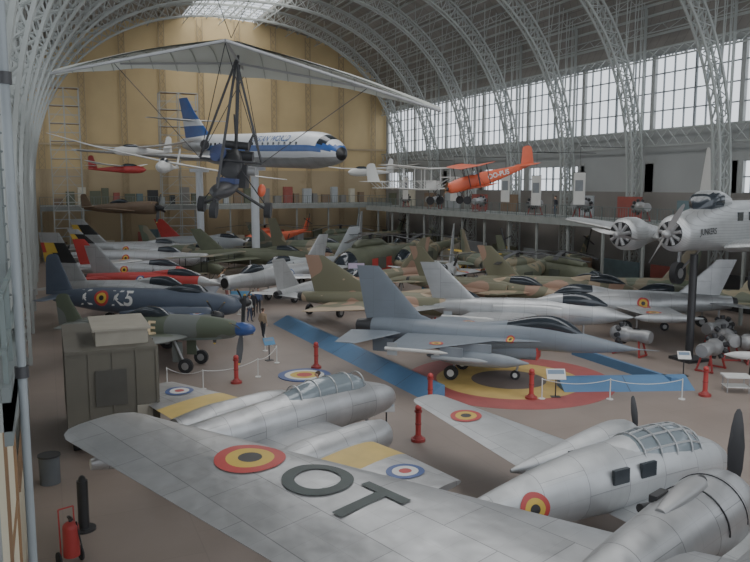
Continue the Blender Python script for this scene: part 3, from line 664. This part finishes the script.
def biplane(name,loc,hd,fm,wm,span=8,L=6.5,roll=0,pitch=0,letters=None,open_=False,sc=1):
    m=M()
    if open_:
        for z in (-.3,.3):
            for y in (-.35,.35): m.bar((1.5,y,z*1.),( -3.6,y*.4,z*.7),.05,wm)
        for x in (1,.2,-.6,-1.4,-2.2,-3.): m.bar((x,.3,-.3),(x,.3,.3),.04,wm); m.bar((x,-.3,-.3),(x-.8,-.25,.3),.03,wm); m.bar((x,.3,-.3),(x-.8,.25,.3),.03,wm)
        m.box((1,-.3,-.35),(1.8,.3,.3),fm); m.box((2.4,-.9,.5),(3.1,.9,.56),wm); m.bar((1.5,.5,-.3),(3,.5,.5),.05,wm); m.bar((1.5,-.5,-.3),(3,-.5,.5),.05,wm)
    else:
        m.fus([(2.6,0,.25,.28),(2.4,0,.38,.4),(1.2,.05,.42,.5,3),(-.4,.05,.4,.5,3),(-2.5,.1,.2,.28,3),(-L+2.6,.2,.05,.1)],fm)
        m.cyl((2.6,0,0),(2.75,0,0),.15,dk); m.box((.2,-.25,.5),(.5,.25,.72),glass)
    for z in (-.35,1.15): m.wing([(1.3,.0 if z>0 else .3,z,1.35,.09),(1.2,span/2,z+.15,1.3,.08)],wm,roundtip=True)
    for sy in (1,-1):
        for yy in (.5,span*.36,span*.2) if open_ else (.45,span*.36):
            for xx in (1.0,.2): m.bar((xx,sy*yy,-.3),(xx,sy*yy,1.2),.05,wm if open_ else dk)
        m.cyl((.6,sy*.5,-.3),(.6,sy*span*.36,1.2),.01,dk,n=4); m.cyl((.6,sy*.5,1.2),(.6,sy*span*.36,-.3),.01,dk,n=4)
    m.prop((2.8,0,0),1.0,2,wood,35,w=.09,spin=(.15,.1))
    m.foil([(-L+3.5,0,.2,1.1,.08),(-L+3.1,0,1.3,.8,.08)],fm,vert=True,roundtip=True); m.wing([(-L+3.6,0,.25,1.,.08),(-L+3.3,1.5,.25,.7,.08)],wm,roundtip=True)
    for sy in (1,-1): m.cyl((1.6,sy*.75-.05,-1.1),(1.6,sy*.75+.05,-1.1),.3,rub,n=14); m.bar((1.6,sy*.75,-1.1),(1.2,sy*.3,-.3),.04,dk); m.bar((1.6,sy*.75,-1.1),(1.9,sy*.25,-.3),.04,dk)
    if letters: m.text(letters,(-1.4,-.3,.1),(0,-1,0),(1,0,0),.5,white); m.text(letters,(-1.4,.3,.1),(0,1,0),(-1,0,0),.5,white)
    m.build(name,loc,hd,roll=roll,pitch=pitch,sc=sc)
biplane('antique_biplane',(24.6,49.7,9.0),-55,white,white,10,6.5,open_=True)
biplane('sport_biplane',(25.7,42.6,9.3),172,orange,orange,6.2,6.9,pitch=14,letters='OO-PUS',sc=.87)
def heli(name,loc,hd,b1,L=12,R=1.1,z=1.9,rotor=6,nb=5,accent=None,wingl=0,sc=1):
    m=M()
    m.fus([(5,z-.3,.1,.1),(4.6,z-.3,R*.6,R*.6),(3.4,z-.1,R*.9,R*.95),(1.5,z,R,R*1.1,3),(-1.5,z+.1,R,R*1.05,3),(-3.2,z+.5,R*.5,R*.6),(-L*.65,z+.9,.3,.35),(-L*.85,z+1.1,.15,.25)],b1,fn=(lambda c: accent if accent and (-2.5<c[0]<1.2 and c[2]<z+.1) else (glassd if c[0]>3.3 and c[2]>z else None)))
    m.fus([(2.4,z+R*1.1,.3,.2),(1.6,z+R*1.25,.55,.4),(-1.2,z+R*1.25,.55,.4),(-2.6,z+R,.2,.2)],b1)
    m.cyl((0,0,z+R*1.4),(0,0,z+R*1.4+.7),.16,dk); zz=z+R*1.4+.6
    m.ell((0,0,zz),.35,.35,.12,dk)
    for k in range(nb):
        a=2*pi*k/nb+.3; c,s_=math.cos(a),math.sin(a)
        w=.2; vs=[]
        for r,dz in ((.3,0),(rotor*.5,-.08),(rotor,-.4)):
            for q in (-w,w):
                for h in (0,.04): vs.append((c*r-s_*q,s_*r+c*q,zz+dz+h))
        fs=[(0,2,6,4),(4,6,10,8),(1,5,7,3),(5,9,11,7),(0,4,5,1),(4,8,9,5),(2,3,7,6),(6,7,11,10),(8,10,11,9),(0,1,3,2)]
        m.add(vs,fs,dk)
    m.foil([(-L*.78,0,z+1.1,1.3,.1),(-L*.88,0,z+2.7,.9,.1)],b1,vert=True)
    for k in range(4):
        a=pi/2*k+.4; m.bar((-L*.88,.25,z+2.3),(-L*.88+1.1*math.cos(a),.25,z+2.3+1.1*math.sin(a)),.09,dk)
    m.wing([(-L*.7,.1,z+1,.8,.1),(-L*.72,1.6,z+1,.5,.1)],b1)
    if wingl:
        m.wing([(.3,R*.8,z+.2,1.4,.1),(-.1,wingl,z-.2,.9,.1)],b1)
        for sy in (1,-1): m.fus([(.6,z-.5,.1,.1),(.3,z-.5,.25,.25),(-1,z-.5,.25,.25)],dk,y=wingl*.75*sy)
        m.ell((4.0,0,z+.25),.6,.4,.45,glassd); m.ell((3.0,0,z+.75),.7,.45,.5,glassd)
    for sy in (1,-1):
        m.wheel(-1,1.2*sy,.35,.2,(-.8,.8*sy,z-.6)); m.box((-.6,sy*R-.02,z-.5),(.6,sy*R+.03,z+.55),mat('heli_door',(70,74,66),.6))
    m.wheel(3,0,.28,.2,(3,0,z-.7)); 
    m.build(name,loc,hd,sc=sc)
heli('attack_helicopter',(33.0,49,0),205,cam4,L=13,R=1.0,wingl=3)
heli('rescue_helicopter',(27.5,65,0),-150,oliv,L=12,R=1.4,accent=red)
heli('utility_helicopter',(24.5,91,0),-140,orange,L=11,R=1.2,accent=navy)
heli('transport_helicopter',(32.5,86,0),200,cam2,L=12,R=1.2)
heli('utility_helicopter',(37.3,49,0),-85,oliv,L=9,R=.9,rotor=3)
heli('utility_helicopter',(34.5,68.5,0),215,cam4,L=11,R=1.1)
biplane('vintage_biplane',(36.0,24.4,1.4),150,red,navy,7,6.5)
biplane('vintage_biplane',(13,70,1.4),-60,oliv,cam2,8,6.5); biplane('vintage_biplane',(38,62.5,1.4),200,yel,yel,6,6.5)
def engine(x,y,hd,z=0,c=silverd):
    m=M(); m.fus([(1,1.1,.3,.3),(.8,1.1,.42,.42),(.1,1.1,.42,.42),(-.2,1.1,.3,.3),(-1,1.1,.36,.36),(-1.2,1.1,.3,.3)],c)
    m.cyl((1.01,0,1.1),(.8,0,1.1),.28,blk)
    for k in range(9):
        a=2*pi*k/9; m.cyl((.45,.35*math.cos(a),1.1+.35*math.sin(a)),(.45,.62*math.cos(a),1.1+.62*math.sin(a)),.13,dk,n=10)
    for xx in (-.8,.7):
        for yy in (-.4,.4): m.bar((xx,yy,0),(xx*.8,yy*.5,.85),.08,dred)
        m.bar((xx,-.45,.06),(xx,.45,.06),.08,dred)
    m.build('aircraft_engine_display',(x,y,z),hd)
for e in ((29.6,27.0,20),(32.4,28.6,60),(34.3,30.9,10),(22.5,41.5,0),(28.6,48,30),(25,58.5,50),(12.6,61.5,0),(38.4,29.2,0),(28.2,31.2,110),(32.8,26.8,140)): engine(*e)
for y,h in ((33,20),(38,100),(46,70),(53,10),(60,80),(70,30),(80,0),(88,60)): engine(42.2,y,h,6.2)
def missile(x,y,hd,c=white):
    m=M(); m.fus([(2.2,1.,.02,.02),(1.7,1.,.16,.16),(.8,1.,.2,.2),(-2,1.,.2,.2)],c)
    for sy in (0,1,2,3):
        T=m.T; m.T=Matrix.Translation((0,0,1))@Matrix.Rotation(pi/2*sy+pi/4,4,'X'); m.foil([(-1.3,0,.15,.7,.05),(-1.6,0,.6,.35,.05)],c,vert=True); m.T=T
    for xx in (-1,1): m.bar((xx,-.35,0),(xx,0,.85),.06,dk); m.bar((xx,.35,0),(xx,0,.85),.06,dk)
    m.build('missile_display',(x,y,0),hd)
for e in ((31.0,24.6,140),(33.3,24.2,150,oliv),(23,46.5,30),(29.5,60.5,10,red),(15.3,64.5,20),(38.5,45,90)): missile(*e)
# ---------------------------------------------------------------- shelter trailer
m=M(); cg=mat('shelter_green',(84,80,70),.7,0,.12,.8); cg2=mat('shelter_beige',(150,144,130),.7,0,.1)
m.box((0,0,.7),(2.9,5.4,3.6),cg)
for x in (.0,.7,1.45,2.2,2.85): m.box((x,-.05,.7),(x+.07,0,3.6),cg)
for z in (.7,3.5): m.box((0,-.06,z),(2.9,0,z+.1),cg)
for y in (0,1.3,2.6,3.9,5.3): m.box((2.9,y,.7),(2.95,y+.1,3.6),cg)
m.box((.9,-.08,1.7),(1.9,-.04,2.9),mat('shelter_dark',(58,56,50),.7)); m.box((2.2,-.1,1.0),(2.7,-.04,1.6),cg2)
m.box((1.0,.6,3.6),(2.7,3.4,4.1),cg2); m.box((.9,.5,4.1),(2.8,3.5,4.17),cg2)
m.box((.2,.2,.45),(2.7,5.2,.7),dk)
for y in (.9,4.4):
    for x in (.15,2.6): m.cyl((x,y,.42),(x+.28,y,.42),.42,rub,n=18); m.cyl((x-.02,y,.42),(x+.3,y,.42),.2,cg,n=12)
m.bar((.6,.2,.6),(1.4,-1.4,.4),.07,dk); m.bar((2.2,.2,.6),(1.4,-1.4,.4),.07,dk)
m.build('radar_shelter_trailer',(.3,26.2,0),0)
def floordisc(name,c,R,bands,z=.012):
    m=M()
    for r0,r1,mm in bands:
        g_=64; vs=[((r*R)*math.cos(2*pi*j/g_),(r*R)*math.sin(2*pi*j/g_),zz) for zz in (z,0) for r in (max(r0,.001),r1) for j in range(g_)]
        m.add(vs,[(j,(j+1)%g_,g_+(j+1)%g_,g_+j) for j in range(g_)]+[(g_+j,g_+(j+1)%g_,3*g_+(j+1)%g_,3*g_+j) for j in range(g_)],mm)
    m.build(name,(c[0],c[1],.001),flat=True)
floordisc('painted_floor_roundel',(19.4,29.3),4.8,[(0,.36,mat('floor_black',(84,74,70),.6)),(.36,.7,mat('floor_yellow',(184,154,86),.6)),(.7,1,mat('floor_red',(142,66,63),.6))])
floordisc('round_floor_mat',(10.9,33.8),1.25,[(0,.3,red),(.3,.55,yel),(.55,.75,white),(.75,1,blue)],.04)
bp=mat('blue_platform',(74,112,148),.55,0,.06)
def ramp(a,b,w=1.1,h=.45):
    m=M(); a=Vector(a);b=Vector(b);d=b-a;L=d.length
    m.add([(0,0,0),(L,0,0),(L,w,0),(0,w,0),(0,w*.85,h),(L,w*.85,h),(0,w,h),(L,w,h)],[(0,3,2,1),(0,1,5,4),(4,5,7,6),(3,6,7,2),(0,4,6,3),(1,2,7,5)],bp)
    k=int(L/2.4)
    for i in range(1,k): x=L*i/k; m.add([(x-.02,-.003,.003),(x+.02,-.003,.003),(x+.02,w*.85,h+.006),(x-.02,w*.85,h+.006)],[(0,1,2,3)],navy)
    m.build('blue_barrier_platform',(a.x,a.y,0),math.degrees(math.atan2(d.y,d.x)),flat=True)
ramp((13.2,47.5),(14.2,27.9),1.1,.5)
ramp((20.4,26.4),(25.9,24.4),1.2); ramp((26.5,25.2),(26.6,32.4),1.2)
def post(x,y):
    m=M(); m.cyl((0,0,0),(0,0,.1),.26,dred,n=20); m.cyl((0,0,.1),(0,0,.22),.2,dred,r2=.11,n=20); m.cyl((0,0,.22),(0,0,1.05),.1,red,n=16); m.cyl((0,0,1.05),(0,0,1.12),.14,dred,n=16); m.ell((0,0,1.2),.12,.12,.12,red); m.cyl((0,0,.6),(0,0,.66),.115,dred,n=16)
    m.build('red_bollard',(x,y,0))
for p_ in ((7.6,33.7),(11.9,35),(14.2,27.2),(11.7,23.3),(25.6,23.6),(18.5,26.2)): post(*p_)
def ropes(pts,name='rope_barrier'):
    m=M()
    for p in pts: m.cyl((p[0],p[1],0),(p[0],p[1],.9),.025,white,n=8); m.cyl((p[0],p[1],0),(p[0],p[1],.03),.14,white,n=14)
    for p,q in zip(pts[:-1],pts[1:]):
        pr=None
        for k in range(9):
            t=k/8; c=(p[0]+(q[0]-p[0])*t,p[1]+(q[1]-p[1])*t,.86-.2*4*t*(1-t))
            if pr: m.cyl(pr,c,.014,white,n=5)
            pr=c
    m.build(name)
ropes([(4.6,34.3),(6.0,33.2),(8.8,34.4),(10.4,36.8),(10.6,39.8)]); ropes([(18.9,26.0),(21.5,24.8),(24.3,23.6)]); ropes([(10.3,44),(11.3,48),(12,52)])
def sign(x,y,hd,w=.6,h=.42,z=1.0,c=white):
    m=M(); m.cyl((0,0,0),(0,0,z-.1),.03,dk,n=8); m.box((-.2,-.15,0),(.2,.15,.03),dk)
    T=m.T; m.T=Matrix.Translation((0,0,z))@Matrix.Rotation(math.radians(50),4,'X'); m.box((-w/2,-h/2,-.015),(w/2,h/2,.015),c); m.box((-w/2+.05,0,.016),(w/2-.05,h/2-.05,.02),mat('sign_print',(110,130,150),.6)); m.T=T
    m.build('information_sign',(x,y,0),hd)
sign(19.6,26.0,-25,.8,.5); sign(10.2,37.5,10,c=mat('sign_blue',(70,130,170),.6)); sign(27.4,26.6,-30); sign(11,24.5,-20,c=silverd)
for (x,y,c,w,h) in ((22.9,57,mat('banner_pink',(205,190,215),.7),1.3,2.4),(12.5,53,mat('banner_blue',(90,150,190),.7),1.6,1.2),(31,62.5,white,1.3,2.2),(25.5,49,mat('banner_blue',(90,150,190),.7),1.2,2)):
    m=M(); m.box((-w/2,-.03,.3),(w/2,.03,.3+h),c); m.box((-w/2+.1,-.04,.3+h*.55),(w/2-.1,-.03,h*.95),mat('sign_print',(110,130,150),.6)); m.bar((-w/2,0,0),(-w/2,0,.4+h),.05,dk); m.bar((w/2,0,0),(w/2,0,.4+h),.05,dk)
    m.build('poster_stand',(x,y,0),-25,flat=True)
def table(x,y,hd):
    m=M(); w=1.1
    m.box((-w/2,-.4,.68),(w/2,.4,.74),white); m.box((-w/2+.05,-.35,.25),(w/2-.05,.35,.28),white)
    for dx in (-.45,.45):
        for dy in (-.32,.32): m.cyl((dx,dy,0),(dx,dy,.68),.025,silverd,n=6)
    m.build('white_display_table',(x,y,0),hd,flat=True)
table(27.4,23.6,-30); table(29.0,23.0,-25)
# ---------------------------------------------------------------- left foreground (camera-side gallery edge)
lp=mat('column_paint',(96,103,102),.6,0,.1)
m=M(); m.box((X0+.05,8.2,6.55),(-.42,12.6,6.85),mezm); m.box((-.5,8.2,6.4),(-.42,12.6,7.0),lp)
for q in (7.35,7.9): m.bar((-.46,8.2,q),(-.46,12.6,q),.05,railm)
for y in (8.4,9.5,11.4,12.5): m.bar((-.46,y,6.85),(-.46,y,7.95),.05,railm)
m.build('gallery_landing',flat=True)
m=M()
for dx in (-.24,.24):
    for dy in (-.24,.24): m.box((dx-.06,dy-.06,0),(dx+.06,dy+.06,13.5),lp)
m.box((-.2,-.27,0),(.2,-.24,13.5),lp); m.box((.24,-.2,0),(.27,.2,13.5),lp)
z=.1
while z<13.4:
    for xx in (-.22,.22): m.ell((xx,-.31,z),.02,.02,.02,lp,n=6,k=4)
    for yy in (-.22,.22): m.ell((.31,yy,z),.02,.02,.02,lp,n=6,k=4)
    z+=.25
m.build('iron_column',(-.84,11.6,6.86),flat=True)
m=M(); m.cyl((-.32,8.6,0),(-.32,8.6,20),.045,mat('pipe_grey',(120,126,128),.5),n=10)
for z in range(1,20,3): m.cyl((-.32,8.6,z),(-.32,8.6,z+.12),.07,dk,n=10)
m.build('drain_pipe')
cream=mat('cream_board',(205,196,170),.7,0,.05)
m=M(); m.box((0,0,0),(.08,2.2,6.3),cream); m.box((.08,0,0),(.12,.1,6.3),wood); m.box((.08,2.1,0),(.12,2.2,6.3),wood)
for z in (2.1,4.2): m.box((.08,0,z),(.11,2.2,z+.06),wood)
m.build('partition_panel',(-.72,10.2,0),flat=True)
m=M(); 
for i in range(8): m.box((0,i*1.,0),(.06,i*1.+.94,2.4),cream)
m.box((-.03,0,2.4),(.09,8,2.5),wood); m.build('display_partition',(-.9,17.5,0),flat=True)
hz=camo('hazard_stripes',[(30,30,30),(210,180,40)],1,[0,.5])
nt=hz.node_tree; wv=nt.nodes.new('ShaderNodeTexWave'); wv.bands_direction='DIAGONAL'; wv.inputs['Scale'].default_value=1.6; wv.wave_profile='SAW'
tcn=[n_ for n_ in nt.nodes if n_.type=='TEX_COORD'][0]; rpn=[n_ for n_ in nt.nodes if n_.type=='VALTORGB'][0]
nt.links.new(tcn.outputs['Object'],wv.inputs['Vector']); nt.links.new(wv.outputs['Fac'],rpn.inputs['Fac'])
m=M(); m.box((0,0,0),(.03,1.3,.5),hz); m.build('hazard_sign_board',(-.41,10.6,7.0),flat=True)
m=M(); m.cyl((0,0,.25),(0,0,.95),.19,red,n=20); m.ell((0,0,.95),.19,.19,.15,red); m.cyl((0,0,1.0),(0,0,1.2),.04,dk,n=8); m.box((-.12,-.03,1.15),(.12,.03,1.2),dk)
for s_ in (1,-1): m.cyl((-.12,s_*.24,.18),(-.12,s_*.28,.18),.18,rub,n=16); m.bar((-.2,s_*.18,.2),(-.25,s_*.18,1.35),.03,red)
m.bar((-.25,-.18,1.35),(-.25,.18,1.35),.03,red); m.cyl((.1,.1,1.1),(.25,.15,.5),.02,blk,n=6)
m.build('wheeled_fire_extinguisher',(.15,18.6,0),-70)
m=M(); m.cyl((0,0,0),(0,0,.06),.3,dk,n=20); m.cyl((0,0,.06),(0,0,1.35),.14,dk,n=16); m.ell((0,0,1.35),.1,.14,.14,dk); m.build('dark_bollard',(.5,20.5,0))
m=M(); m.cyl((0,0,0),(0,0,.85),.3,mat('bin_grey',(80,84,88),.6),n=20); m.cyl((0,0,.85),(0,0,.9),.33,dk,n=20); m.build('litter_bin',(-.3,24.3,0))
# ---------------------------------------------------------------- people
def person(name,loc,hd,top,bot,hair,step=.15):
    J={'pel':((0,0,.95),.15),'sp':((0,0,1.2),.14),'ch':((.02,0,1.38),.16),'nk':((.02,0,1.52),.06),'nk2':((.03,0,1.6),.055),
     'shl':((0,.19,1.42),.065),'ell':((-.03,.26,1.14),.045),'wrl':((.08,.25,.9),.032),
     'shr':((0,-.19,1.42),.065),'elr':((-.05,-.26,1.14),.045),'wrr':((.04,-.26,.88),.032),
     'hpl':((0,.1,.9),.095),'knl':((step*.6,.1,.5),.062),'anl':((step,.1,.09),.045),'tol':((step+.17,.11,.04),.035),
     'hpr':((0,-.1,.9),.095),'knr':((0,-.1,.5),.062),'anr':((-step,-.1,.11),.045),'tor':((-step+.16,-.11,.04),.035)}
    E=[('pel','sp'),('sp','ch'),('ch','nk'),('nk','nk2'),('ch','shl'),('shl','ell'),('ell','wrl'),('ch','shr'),('shr','elr'),('elr','wrr'),('pel','hpl'),('hpl','knl'),('knl','anl'),('anl','tol'),('pel','hpr'),('hpr','knr'),('knr','anr'),('anr','tor')]
    ks=list(J); me=bpy.data.meshes.new('b'); me.from_pydata([J[k][0] for k in ks],[(ks.index(a),ks.index(b)) for a,b in E],[])
    ob=bpy.data.objects.new('b',me); bpy.context.scene.collection.objects.link(ob)
    sm=ob.modifiers.new('s','SKIN'); 
    for i,k in enumerate(ks): me.skin_vertices[0].data[i].radius=(J[k][1],J[k][1]*(1.15 if k in('ch','sp','pel') else 1)); 
    me.skin_vertices[0].data[0].use_root=True
    ob.modifiers.new('u','SUBSURF').levels=1
    dg=bpy.context.evaluated_depsgraph_get(); ev=bpy.data.meshes.new_from_object(ob.evaluated_get(dg))
    m=M()
    def fn(c):
        if c[2]<.1: return blk
        if c[2]<.97 and abs(c[1])<.2: return bot
        if c[2]>1.53: return skin
        if abs(c[1])>.2 and c[2]<.94: return skin
        return top
    m.add([tuple(v.co) for v in ev.vertices],[tuple(p.vertices) for p in ev.polygons],top,fn)
    bpy.data.objects.remove(ob); bpy.data.meshes.remove(ev)
    m.ell((.04,0,1.7),.1,.078,.12,skin,fn=lambda c: hair if (c[2]>1.755 or c[0]<.0) else None)
    m.ell((.0,0,1.745),.1,.085,.09,hair)
    m.ell((.145,0,1.69),.018,.014,.022,skin,n=8,k=6)
    for s_ in (1,-1):
        m.ell((.125,.03*s_,1.712),.012,.012,.009,blk,n=8,k=6); m.ell((.03,.08*s_,1.7),.02,.012,.03,skin,n=8,k=6)
        w=J['wrl' if s_>0 else 'wrr'][0]; m.ell((w[0]+.01,w[1],w[2]-.06),.035,.018,.05,skin,n=8,k=6)
        for q in range(4): m.cyl((w[0]-.02+q*.018,w[1],w[2]-.1),(w[0]-.012+q*.02,w[1]-.01*s_,w[2]-.165+abs(q-1.5)*.008),.009,skin,r2=.006,n=6)
        m.cyl((w[0]+.03,w[1],w[2]-.05),(w[0]+.06,w[1],w[2]-.1),.01,skin,r2=.007,n=6)
    m.box((.128,-.02,1.655),(.136,.02,1.66),dred)
    m.build(name,loc,hd)
dj=mat('dark_jacket',(40,42,50),.8); jn=mat('blue_jeans',(60,70,95),.8); hb=mat('hair_brown',(60,42,30),.8)
person('person',(9.4,27.4,0),160,dj,jn,hb,.05); person('person',(12.7,50.6,0),-120,dj,blk,hb); person('person',(13.4,51.9,0),-100,mat('blue_shirt',(70,90,130),.8),dj,hb,.05)
person('person',(12.0,48.9,0),-60,white,jn,hb,.1); person('person',(25.7,62,0),-90,red,jn,hb); person('person',(41.6,56,6.2),180,dj,jn,hb,.05)
person('person',(11.4,43.2,0),40,mat('tan_coat',(150,130,105),.8),dj,hb,.12)
# ---------------------------------------------------------------- light, camera
w=bpy.data.worlds.new('World'); bpy.context.scene.world=w; w.use_nodes=True
bg=w.node_tree.nodes['Background']; bg.inputs[0].default_value=(.86,.92,1,1); bg.inputs[1].default_value=2.3
def area(name,loc,rot,sx,sy,e,col=(1,.98,.95)):
    l=bpy.data.lights.new(name,'AREA'); l.shape='RECTANGLE'; l.size=sx; l.size_y=sy; l.energy=e; l.color=col
    o=bpy.data.objects.new(name,l); o.location=loc; o.rotation_euler=rot; bpy.context.scene.collection.objects.link(o)
area('skylight_daylight',(CX,48,33),(0,0,0),9,110,17000)
cam=bpy.data.cameras.new('Camera'); co=bpy.data.objects.new('Camera',cam); bpy.context.scene.collection.objects.link(co)
co.location=(0,0,9); co.rotation_euler=(math.radians(90-7.2),0,math.radians(-23.3)); cam.sensor_width=36; cam.lens=36*760/750; cam.clip_end=500; cam.clip_start=.1
bpy.context.scene.camera=co
vs_=bpy.context.scene.view_settings
vs_.view_transform='AgX'
try: vs_.look='AgX - Low Contrast'
except Exception: pass
vs_.exposure=.1
